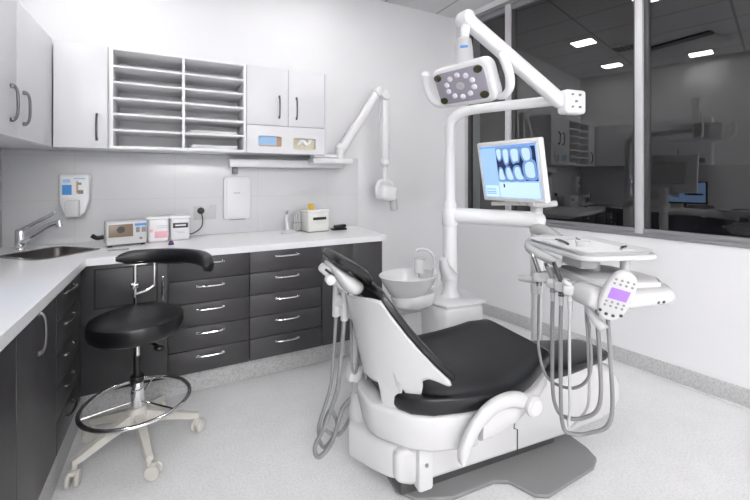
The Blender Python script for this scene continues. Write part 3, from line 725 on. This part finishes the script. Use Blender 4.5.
# ------------------------------------------------------------------ assistant arm behind the chair
t = thing('assistant_arm', 'white assistant suction arm rising behind the chair headrest', 'suction arm', (.70, 1.62, .2))
AS = Vector((.065, .0, -.03))
MB().lathe([(.045, .0), (.062, .03), (.064, .10), (.055, .15), (.04, .17)], (.70, 1.60, .235)).build('swivel_base', 'wplas', t, True)
MB().bx(.68, .86, 1.54, 1.62, .235, .30, .02).build('base_link', 'wplas', t, True)
MB().tube([(.695, 1.61, .38), (.69, 1.63, .45), (.685, 1.64, .55), (.68, 1.645, .78)], .027, 12, rad=lambda k: .034 - .012 * k).build('riser', 'wplas', t, True)
MB().box((.672, 1.63, .485), (.07, .07, .085), .018, (0, .3, 0)).build('joint', 'wplas', t, True)
MB().box((.66, 1.62, .845), (.12, .10, .07), .02, (0, R(40), 0)).box((.62, 1.60, .80), (.07, .06, .09), .018, (0, R(20), 0)).build('holder_block', 'wplas', t, True)
MB().cyl((.60, 1.60, .83), (.565, 1.585, .84), .025, bev=.008).build('holder_knob', 'wplas', t, True)
MB().cyl((.61, 1.60, .90), (.58, 1.58, .91), .02, bev=.007).build('holder_knob', 'wplas', t, True)
t.location = Vector(t.location) + AS
def suction(pts, r, gx, gy, gz, lb, nm, m):
    s_ = thing(nm, lb, 'suction tip', (gx, gy, gz), group='suction tips on the assistant arm')
    MB().cyl((gx, gy, gz + .09), (gx, gy, gz - .05), .013, .017, bev=.003).build('handpiece', 'gplas', s_, True)
    MB().tube(pts, r, 10, 8).build('hose', m, s_, True)
    s_.location = Vector(s_.location) + AS
suction([(.60, 1.575, .76), (.585, 1.57, .62), (.565, 1.575, .45), (.52, 1.60, .30), (.48, 1.62, .20), (.50, 1.62, .15), (.56, 1.62, .20), (.61, 1.62, .33), (.66, 1.61, .38)], .010, .60, 1.575, .80, 'grey suction tip with the thick hose on the assistant arm', 'suction_tip', 'hose')
suction([(.64, 1.585, .76), (.635, 1.58, .62), (.64, 1.58, .53), (.66, 1.585, .50), (.675, 1.585, .58), (.68, 1.59, .72)], .007, .64, 1.585, .80, 'slim suction tip with a short looped hose behind the headrest', 'suction_tip', 'hose')
suction([(.57, 1.60, .77), (.56, 1.60, .60), (.545, 1.61, .44), (.50, 1.63, .27), (.53, 1.64, .17), (.59, 1.64, .24), (.56, 1.64, .33), (.53, 1.64, .26), (.60, 1.635, .21), (.66, 1.62, .30)], .008, .57, 1.60, .815, 'suction tip with the coiled thin hose behind the backrest', 'suction_tip', 'hose')

# ------------------------------------------------------------------ treatment column with cuspidor
col = thing('treatment_unit', 'white treatment column with floor cabinet, monitor arm and bent lamp pole', 'dental unit', (1.55, 1.95, 0))
px, py = 1.55, 1.95
MB().prism([(1.41, 1.80), (1.68, 1.78), (1.72, 2.00), (1.66, 2.14), (1.44, 2.12), (1.38, 1.95)], 0.0, .585, .03, None, 3).build('floor_cabinet', 'bright', col, True)
MB().prism([(1.40, 1.79), (1.69, 1.77), (1.73, 2.0), (1.67, 2.15), (1.43, 2.13), (1.37, 1.95)], .586, .605, .008).build('cabinet_lid', 'bright', col, True)
MB().lathe([(.065, .60), (.05, .625), (.044, .65), (.044, 1.16), (.042, 1.19), (.034, 1.205)], (px, py, 0)).build('lower_pole', 'bright', col, True)
e1 = Vector((1.88, 1.36, 1.775)); p0 = Vector((px, py, 1.20)); dr = Vector((e1.x - px, e1.y - py, 0)).normalized()
MB().tube([p0, (px, py, 1.50), (px, py, 1.66), Vector((px, py, 1.725)) + dr * .025, Vector((px, py, 1.762)) + dr * .10, Vector((px, py, 1.772)) + dr * .25, e1], .030, 14, 8, rad=lambda k: .034 - .006 * k).build('lamp_pole', 'bright', col, True)
q0 = Vector((px, py, 1.115)); q1 = Vector((1.912, 1.592, 1.10)); dd = (q1 - q0).normalized()
MB().cyl((px, py, 1.05), (px, py, 1.165), .052, bev=.012).tube([q0 + dd * .03, q0 + dd * .1, q1], .049, 16, 2).build('monitor_arm', 'bright', col, True)
MB().cyl((1.912, 1.592, .66), (1.912, 1.592, 1.26), .034, bev=.01).sphere((1.912, 1.592, 1.10), .052).build('monitor_post', 'bright', col, True)
MB().cyl((1.912, 1.592, .02), (1.912, 1.592, .66), .031).cyl((1.912, 1.592, 0.001), (1.912, 1.592, .03), .09, .05, bev=.006).build('post_base', 'bright', col, True)
# cuspidor
cx, cy = 1.225, 1.93
cusp = thing('cuspidor_bowl', 'white spittoon bowl beside the treatment column', 'spittoon', (cx, cy, .64), (0, 0, R(-12)))
MB().lathe([(.02, .005), (.06, .0), (.115, .03), (.15, .085), (.17, .125), (.178, .137), (.172, .142), (.155, .128), (.10, .075), (.04, .06), (.001, .058)], (0, 0, 0), n=40, sx=1.0, sy=.82).build('bowl', 'wplas', cusp)
MB().lathe([(.09, -.05), (.115, -.035), (.13, .01), (.12, .035)], (.03, 0, 0), n=32, sx=1.05, sy=.75).build('bowl_base', 'wmat', cusp)
MB().tube([(.20, 0, -.034), (.19, 0, -.01), (.17, .0, .03), (.155, -.01, .085)], .05, 16, rad=lambda k: .056 - .034 * k).build('support_arm', 'wplas', cusp)
MB().tube([(.156, -.012, .07), (.162, -.018, .12), (.162, -.02, .17)], .02, 12, rad=lambda k: .022 - .007 * k).build('spout_base', 'wplas', cusp)
MB().tube([(.162, -.02, .165), (.157, -.015, .235), (.125, -.005, .275), (.08, .005, .285), (.055, .01, .272)], .0085, 10).build('rinse_spout', 'gplas', cusp)
c2 = thing('drinking_cup', 'white cup on the rim of the spittoon under the spout', 'cup', (cx + .09, cy + .02, .768))
MB().lathe([(.026, .012), (.034, .09), (.032, .09), (.024, .016), (.001, .015)], (0, 0, 0)).build('cup', 'wplas', c2)
MB().cyl((0, 0, 0), (0, 0, .012), .034, bev=.003).build('cup_stand', 'gplas', cusp).location = Vector((.09, .02, .128))
cusp.children[-1].location = Matrix.Rotation(R(12), 3, 'Z') @ Vector((.09, .02, .128))
MB().cyl((.05, -.04, .128), (.05, -.04, .15), .006).build('drain_plug', 'mgrey', cusp)

# ------------------------------------------------------------------ monitor on the post
MC = (1.70, 1.588, 1.39)
mon = thing('monitor', 'white monitor showing a dental x-ray beside the lamp pole', 'monitor', MC, (R(11), 0, R(-84.5)))
MB().box((0, 0, 0), (.425, .042, .352), .010, seg=3).build('bezel', 'bright', mon)
MB().box((0, .03, 0), (.26, .03, .2), .01).build('rear_cover', 'wplas', mon)
ys = -.0215
KX, KZ = 1.055, 1.08
def plate(mb, x0, x1, z0, z1, lift): return mb.bx(x0 * KX, x1 * KX, ys - lift, ys + .002, z0 * KZ, z1 * KZ)
scr = plate(MB(), -.18, .18, -.142, .140, .0008).build('screen', 'scr', mon)
plate(plate(MB(), -.072, .172, -.138, -.058, .0014), -.0725, -.0715, -.138, -.058, .0014).build('screen_panel', 'scr2', scr)
plate(MB(), -.17, -.08, -.138, -.075, .0014).build('screen_panel', 'scr2', scr)
plate(MB(), -.18, .18, .130, .140, .0016).build('screen_bar', 'scr3', scr)
for z in (-.098, -.112, -.122): plate(MB(), -.165, -.1, z, z + .005, .0018).build('text_line', 'scr3', scr)
plate(MB(), -.072, .172, -.050, .128, .0014).build('xray_image', 'xnavy', scr)
def tooth(mb, pts, lift):
    b = bmesh.new(); P = cr([(x, 0, z) for x, z in pts], 5, True)
    f = b.faces.new([b.verts.new((q.x * KX, ys - lift, q.z * KZ)) for q in P]); 
    r = bmesh.ops.extrude_face_region(b, geom=[f])
    for v in r['geom']:
        if isinstance(v, bmesh.types.BMVert): v.co.y += .0006
    mb._merge(b)
upper = [[(-.070, .127), (-.068, .08), (-.055, .056), (-.036, .07), (-.032, .127)], [(-.026, .127), (-.030, .08), (-.018, .036), (.004, .04), (.014, .075), (.014, .127)], [(.020, .127), (.017, .08), (.032, .040), (.054, .046), (.072, .05), (.080, .09), (.076, .127)], [(.086, .127), (.084, .085), (.100, .050), (.126, .046), (.148, .06), (.152, .10), (.140, .127)]]
lower = [[(-.070, -.049), (-.068, -.005), (-.056, .026), (-.038, .018), (-.030, -.01), (-.020, -.049)], [(-.012, -.049), (-.024, .0), (-.012, .028), (.008, .028), (.020, .005), (.036, -.049)], [(.044, -.049), (.026, -.005), (.034, .026), (.058, .034), (.076, .022), (.084, -.015), (.100, -.049)], [(.104, -.042), (.088, .0), (.096, .046), (.132, .062), (.164, .05), (.170, .0), (.164, -.044)]]
def shrink(pts, k):
    cxx = sum(p[0] for p in pts) / len(pts); czz = sum(p[1] for p in pts) / len(pts)
    return [(cxx + (p[0] - cxx) * k, czz + (p[1] - czz) * (k + .08)) for p in pts]
for tt in upper + lower:
    mb = MB(); tooth(mb, tt, .0022); o = mb.build('tooth_image', 'xmid', scr)
    mb = MB(); tooth(mb, shrink(tt, .66), .0030); mb2 = mb.build('tooth_core', 'xlite', scr)
plate(MB(), -.045, -.036, -.085, -.065, .002).build('cursor', 'xnavy', scr)
MB().tube([(.04, .03, -.13), (.05, .045, -.19), (.08, .1, -.215), (.12, .2, -.23)], .018, 10).build('mount_arm', 'wplas', mon)
MB().tube([(-.185, .02, -.207), (-.08, .025, -.20), (.085, .05, -.197)], .012, 12).build('grab_bar', 'offw', mon)
MB().tube([(-.02, .025, -.16), (-.01, .03, -.185), (.01, .03, -.20)], .006, 8).build('cable', 'gplas', mon)

# ------------------------------------------------------------------ dental lamp
LC = Vector((1.222, 1.432, 1.797))
lamp = thing('dental_lamp', 'white dental operating lamp on a sprung arm above the chair', 'dental lamp', (1.9, 1.36, 1.76))
J0 = Vector((1.865, 1.38, 1.75)); J1 = Vector((1.238, 1.442, 2.115))
MB().box((1.902, 1.357, 1.757), (.14, .075, .13), .02, (0, 0, R(-8)), 3).build('arm_bracket', 'bright', lamp, True)
bk = lamp.children[-1]
for dx, dz in ((-.03, .035), (.02, .035), (-.03, -.03), (.02, -.03), (-.005, 0)):
    MB().cyl((1.892 + dx, 1.321 - dx * .14, 1.757 + dz), (1.891 + dx, 1.312 - dx * .14, 1.757 + dz), .006, n=10).build('screw', 'mgrey', bk, False).data.transform(Matrix.Translation(-Vector(lamp.location)))
beam(J0, J1, .078, .066, .06, 'spring_arm', 'bright', lamp)
MB().cyl((1.238, 1.405, 2.115), (1.238, 1.48, 2.115), .037, bev=.012).build('arm_joint', 'bright', lamp, True)
MB().cyl((1.24, 1.442, 2.085), (1.23, 1.44, 2.0), .022, bev=.004).build('neck_joint', 'bright', lamp, True)
nk = MB().lathe([(.022, .0), (.036, -.012), (.042, -.05), (.048, -.12), (.058, -.165), (.05, -.18)], (1.228, 1.441, 2.022), n=20).build('neck', 'gplas', lamp, True)
MB().box((1.228 - .63 * .041, 1.441 - .77 * .041, 1.967), (.036, .006, .012), .001, (0, 0, R(-39))).build('badge', 'blue', lamp, True)
# head: local frame ex along the long side, ey down the face, ez out of the face
nf = Vector((-.90, -.05, -.43)).normalized(); lx = Vector((0.05, -1, -.07)); lx = (lx - nf * lx.dot(nf)).normalized(); ly = nf.cross(lx)
HM = Matrix((( lx.x, ly.x, nf.x, LC.x), (lx.y, ly.y, nf.y, LC.y), (lx.z, ly.z, nf.z, LC.z), (0, 0, 0, 1)))
def hp(mb): bmesh.ops.transform(mb.bm, matrix=HM, verts=mb.bm.verts); return mb
oct_ = rrect((0, 0), .375, .20, .05, 0)
head = hp(MB().prism(oct_, -.035, .025, .016, None, 3)).build('lamp_head', 'bright', lamp, True)
def hsub(mb, nm, m):
    o = hp(mb).build(nm, m, head); o.data.transform(Matrix.Translation(-Vector(lamp.location))); return o
hsub(MB().prism(rrect((0, 0), .32, .155, .03, 0), .022, .0275, .002), 'face_plate', 'ledface')
for x, y in ((-.132, .058), (.132, .058), (-.132, -.058), (.132, -.058)):
    hsub(MB().lathe([(.022, 0), (.022, .006), (.014, .009), (.001, .01)], (x, y, .0265), sx=1.1, sy=.75, n=18), 'corner_sensor', 'olive')
for k in range(10):
    a = 2 * math.pi * (k + .5) / 10
    hsub(MB().lathe([(.017, 0), (.015, .006), (.006, .011), (.001, .0115)], (.088 * math.cos(a), .052 * math.sin(a), .0265), n=8, sy=.85), 'lens', 'led')
hsub(MB().lathe([(.028, 0), (.026, .003), (.001, .004)], (0, 0, .0265), sy=.65), 'center_disc', 'gplas')
# handles: rounded bars curling from the lower corners up past both ends
for sg in (-1, 1):
    mb = MB().tube([(sg * .13, -.075, -.01), (sg * .20, -.085, -.005), (sg * .25, -.05, .0), (sg * .262, .01, .0), (sg * .25, .085, -.005)], .0175, 12, 6, rad=lambda k: .014 + .008 * k)
    o = hp(mb.sphere((sg * .25, .085, -.005), .0225)).build('handle', 'bright', lamp, True)

# ------------------------------------------------------------------ delivery unit
DL = Vector((1.56, .98, 0)); DR = R(-18)
de = thing('delivery_unit', 'white dentist delivery head with instrument holders over the chair foot', 'delivery unit', DL, (0, 0, DR))
MB().prism([(-.175, -.18), (-.185, .06), (-.15, .20), (.08, .22), (.19, .17), (.225, .02), (.215, -.11), (.17, -.18), (-.03, -.205)], .872, .935, .03, None, 4).build('body', 'wplas', de)
MB().prism([(-.13, -.14), (-.13, .16), (.07, .185), (.16, .14), (.19, .0), (.18, -.09), (.14, -.145)], .930, .957, .022, None, 3).build('top_cover', 'wmat', de)
MB().prism(rrect((.0, .03), .22, .24, .03, 0), .956, .960, .002).build('mat', 'gplas', de)
for x in (.02, .05, .08, .105): MB().cyl((x, -.186 + (x - .05) * .05, .893), (x, -.191 + (x - .05) * .05, .892), .006, n=12).build('port', 'dgrey', de)
MB().box((-.17, -.155, .920), (.095, .13, .08), .03, (0, R(12), 0), 3).build('front_nose', 'wplas', de)
MB().tube([(-.15, -.10, .885), (-.165, -.15, .85), (-.15, -.195, .81)], .016, 12, rad=lambda k: .011 + .007 * k).build('grab_handle', 'wmat', de)
MB().tube([(-.205, .12, .905), (-.235, .165, .90), (-.255, .19, .90)], .012, 10, rad=lambda k: .016 - .004 * k).build('side_handle', 'gplas', de)
MB().cyl((.0, .05, .958), (.0, .05, 1.04), .03).cyl((.04, -.08, .958), (.04, -.08, 1.04), .018).bx(-.14, -.06, -.06, .06, .99, 1.036, .012).build('tray_support', 'gplas', de)
MB().tube([(.10, .40, 1.03), (-.02, .34, 1.045), (-.13, .285, 1.045), (-.195, .20, 1.03), (-.20, .08, 1.015), (-.19, .0, 1.005)], .024, 12, 8, rad=lambda k: .028 - .01 * k).build('tray_rail', 'wplas', de)
aw = MB().tube([(1.90, 1.595, 1.045), (1.85, 1.50, 1.055), (1.76, 1.36, 1.045), (1.67, 1.24, 1.03), (1.62, 1.12, 1.012)], .033, 14, 6).build('support_arm', 'wplas', de, True)
tr = MB().prism(rrect((-.03, .05), .335, .41, .05, 0), 1.04, 1.06, .008, None, 3).build('tray_frame', 'wplas', de)
MB().loft([[(x, y, z) for x, y in rrect((-.03, .05), w, h_, .045, 0)] for w, h_, z in ((.285, .36, 1.061), (.315, .39, 1.073), (.322, .397, 1.073), (.295, .37, 1.0605))], caps=False).prism(rrect((-.03, .05), .295, .37, .04, 0), 1.0602, 1.063).build('tray', 'wmat', tr)
# handpieces in the holders
def local(x, y, z):
    v = Matrix.Rotation(DR, 3, 'Z') @ Vector((x, y, z)) + DL; return v
hold = [(.10, 0.0), (.005, 0), (-.048, 0), (-.10, 0)]
HPL = ['steel syringe handpiece in the holder nearest the post', 'dark-headed handpiece in the second holder from the post', 'handpiece with a black ribbed tip in the third holder from the post', 'handpiece with a pale thin hose in the holder next to the white nose']
ends = [(-.145, -.105, .871), (-.125, -.13, .871), (-.10, -.155, .871), (-.135, -.085, .871)]
lows = [(.52, -.01), (.42, -.045), (.375, -.06), (.40, -.05)]
for k, (y, _) in enumerate(hold):
    xh = -.215
    MB().prism([(-.03, -.03), (-.045, 0), (-.03, .03), (.03, .036), (.06, .03), (.06, -.03), (.03, -.036)], .908, .945, .01, Matrix.Translation((xh + .01, y, 0)) @ Matrix.Diagonal((.9, .72, 1, 1))).build('instrument_holder', 'wplas', de)
    tl = thing('handpiece', HPL[k], 'dental handpiece', local(xh, y, .938), (0, 0, DR), 'handpieces in the delivery unit')
    L_ = (.075, .055, .07, .025)[k]
    MB().tube([(0, 0, -.05), (0, 0, .0), (-.012, .004, L_ * .6), (-.022, .008, L_)], .009, 10, rad=lambda q: .011 - .003 * q).build('grip', ('steel', 'mgrey', 'dgrey', 'wmat')[k], tl)
    if k < 3: MB().tube([(-.020, .007, L_ - .01), (-.026, .01, L_ + .012)], .007, 8).build('head', ('chrome', 'dgrey', 'black', 'wmat')[k], tl)
    MB().cyl((0, 0, -.085), (0, 0, -.04), .0085, .0105).build('coupling', 'gplas', tl)
    ex, ey, ez = ends[k]; lz, ly_ = lows[k]
    s_ = lambda p: tuple(Matrix.Rotation(-DR, 3, 'Z') @ (local(*p) - Vector(tl.location)))
    pts = [(xh, y, .863), (xh - .002, y, .80), (xh - .004, y - .002, .68), (xh - .008, y - .01, lz + .10), (xh - .004, y * .75 + ly_ * .25 - .01, lz + .025), (xh + .01, y * .4 + ly_ * .6 - .02, lz - .005), ((xh + ex) / 2 + .01, (ly_ + ey) / 2 - .01, lz + .015), (ex - .005, ey - .02, lz + .10), (ex, ey - .01, (lz + ez) / 2 + .08), (ex, ey, ez - .06), (ex, ey, ez)]
    MB().tube([s_(p) for p in pts], (.006, .0075, .0075, .0055)[k], 10, 8).build('hose', ('hose', 'hose', 'hose', 'hosel')[k], tl)
# control keypad
kp = thing('control_keypad', 'oval white keypad with violet display on the delivery unit', 'keypad', (1.335, .785, .95), (R(20), R(14), R(-42)))
ov = [(.047 * math.copysign(abs(math.cos(a)) ** .8, math.cos(a)), .099 * math.copysign(abs(math.sin(a)) ** .85, math.sin(a))) for a in [2 * math.pi * k / 40 for k in range(40)]]
MB().prism(ov, -.012, .014, .008, mtx, 3).build('housing', 'wplas', kp)
MB().bx(-.029, .029, -.017, -.0135, -.008, .034, .001).build('display', 'pscr', kp)
for r in range(2):
    for c in range(4): MB().cyl((-.027 + c * .018, -.013, .052 + r * .016), (-.027 + c * .018, -.0158, .052 + r * .016), .0042, n=10).build('button', 'mgrey', kp)
for r in range(2):
    for c in range(4): MB().cyl((-.027 + c * .018, -.013, -.022 - r * .016), (-.027 + c * .018, -.0158, -.022 - r * .016), .0042, n=10).build('button', 'mgrey', kp)
for c in range(4): MB().cyl((-.033 + c * .022, -.013, -.064 - .009 * (c in (1, 2))), (-.033 + c * .022, -.016, -.064 - .009 * (c in (1, 2))), .0058, n=10).build('button', 'dgrey', kp)
MB().tube([(0, .012, -.03), (.0, .05, -.02), (.01, .09, 0)], .014, 10).build('bracket', 'gplas', kp)
# things on the tray
ZR = 1.0635
def lz(x, y): v = local(x, y, ZR); return (v.x, v.y, v.z)
o = MB().box((0, 0, .0015), (.22, .28, .002), 0).build('tray_paper', 'paper'); o.location = lz(-.03, .05); o.rotation_euler.z = DR
tag(o, 'white paper liner lying on the instrument tray', 'paper')
for k, (x, y, a, m, lb) in enumerate(((-.10, .10, 1.0, 'dgrey', 'dark forceps at the left of the instrument tray'), (-.01, .11, .75, 'mgrey', 'grey steel instrument in the middle of the tray paper'), (.04, -.07, .25, 'steel', 'short steel probe near the right corner of the tray'))):
    i_ = thing('dental_instrument', lb, 'dental instrument', Vector(lz(x, y)) + Vector((0, 0, .003)), (0, 0, a), 'instruments on the tray')
    L_ = (.10, .12, .05)[k]
    MB().tube([(-L_ / 2, 0, .006), (0, .002, .009), (L_ / 2, 0, .006)], .0055, 8).build('handle', m, i_)
    MB().tube([(L_ / 2 - .005, 0, .006), (L_ / 2 + .02, .006, .007), (L_ / 2 + .032, .002, .006)], .003, 8).build('tip', 'steel' if m != 'dgrey' else 'black', i_)
o = thing('cotton_roll_dish', 'small clear dish in the middle of the instrument tray', 'dish', Vector(lz(-.07, .02)) + Vector((0, 0, .003)))
MB().lathe([(.022, 0), (.028, .022), (.026, .022), (.02, .004), (.001, .003)], (0, 0, 0)).build('dish', 'wplas', o)

# ------------------------------------------------------------------ world, camera, view
w = bpy.data.worlds.new('night'); sc.world = w; w.use_nodes = True
w.node_tree.nodes['Background'].inputs[0].default_value = (.004, .004, .005, 1)
w.node_tree.nodes['Background'].inputs[1].default_value = 1
cam = bpy.data.cameras.new('camera'); co = bpy.data.objects.new('camera', cam); COL.objects.link(co)
co.location = (0, 0, 1.35); co.rotation_euler = (R(90), 0, R(-27.45))
cam.sensor_width = 36; cam.lens = 385 / 750 * 36; cam.shift_y = -72 / 750; cam.clip_start = .02
sc.camera = co
vs = sc.view_settings
vs.view_transform = 'Standard'; vs.look = 'None'; vs.gamma = 1; vs.exposure = 0.51
try: vs.use_curve_mapping = False
except Exception: pass
sc.display_settings.display_device = 'sRGB'
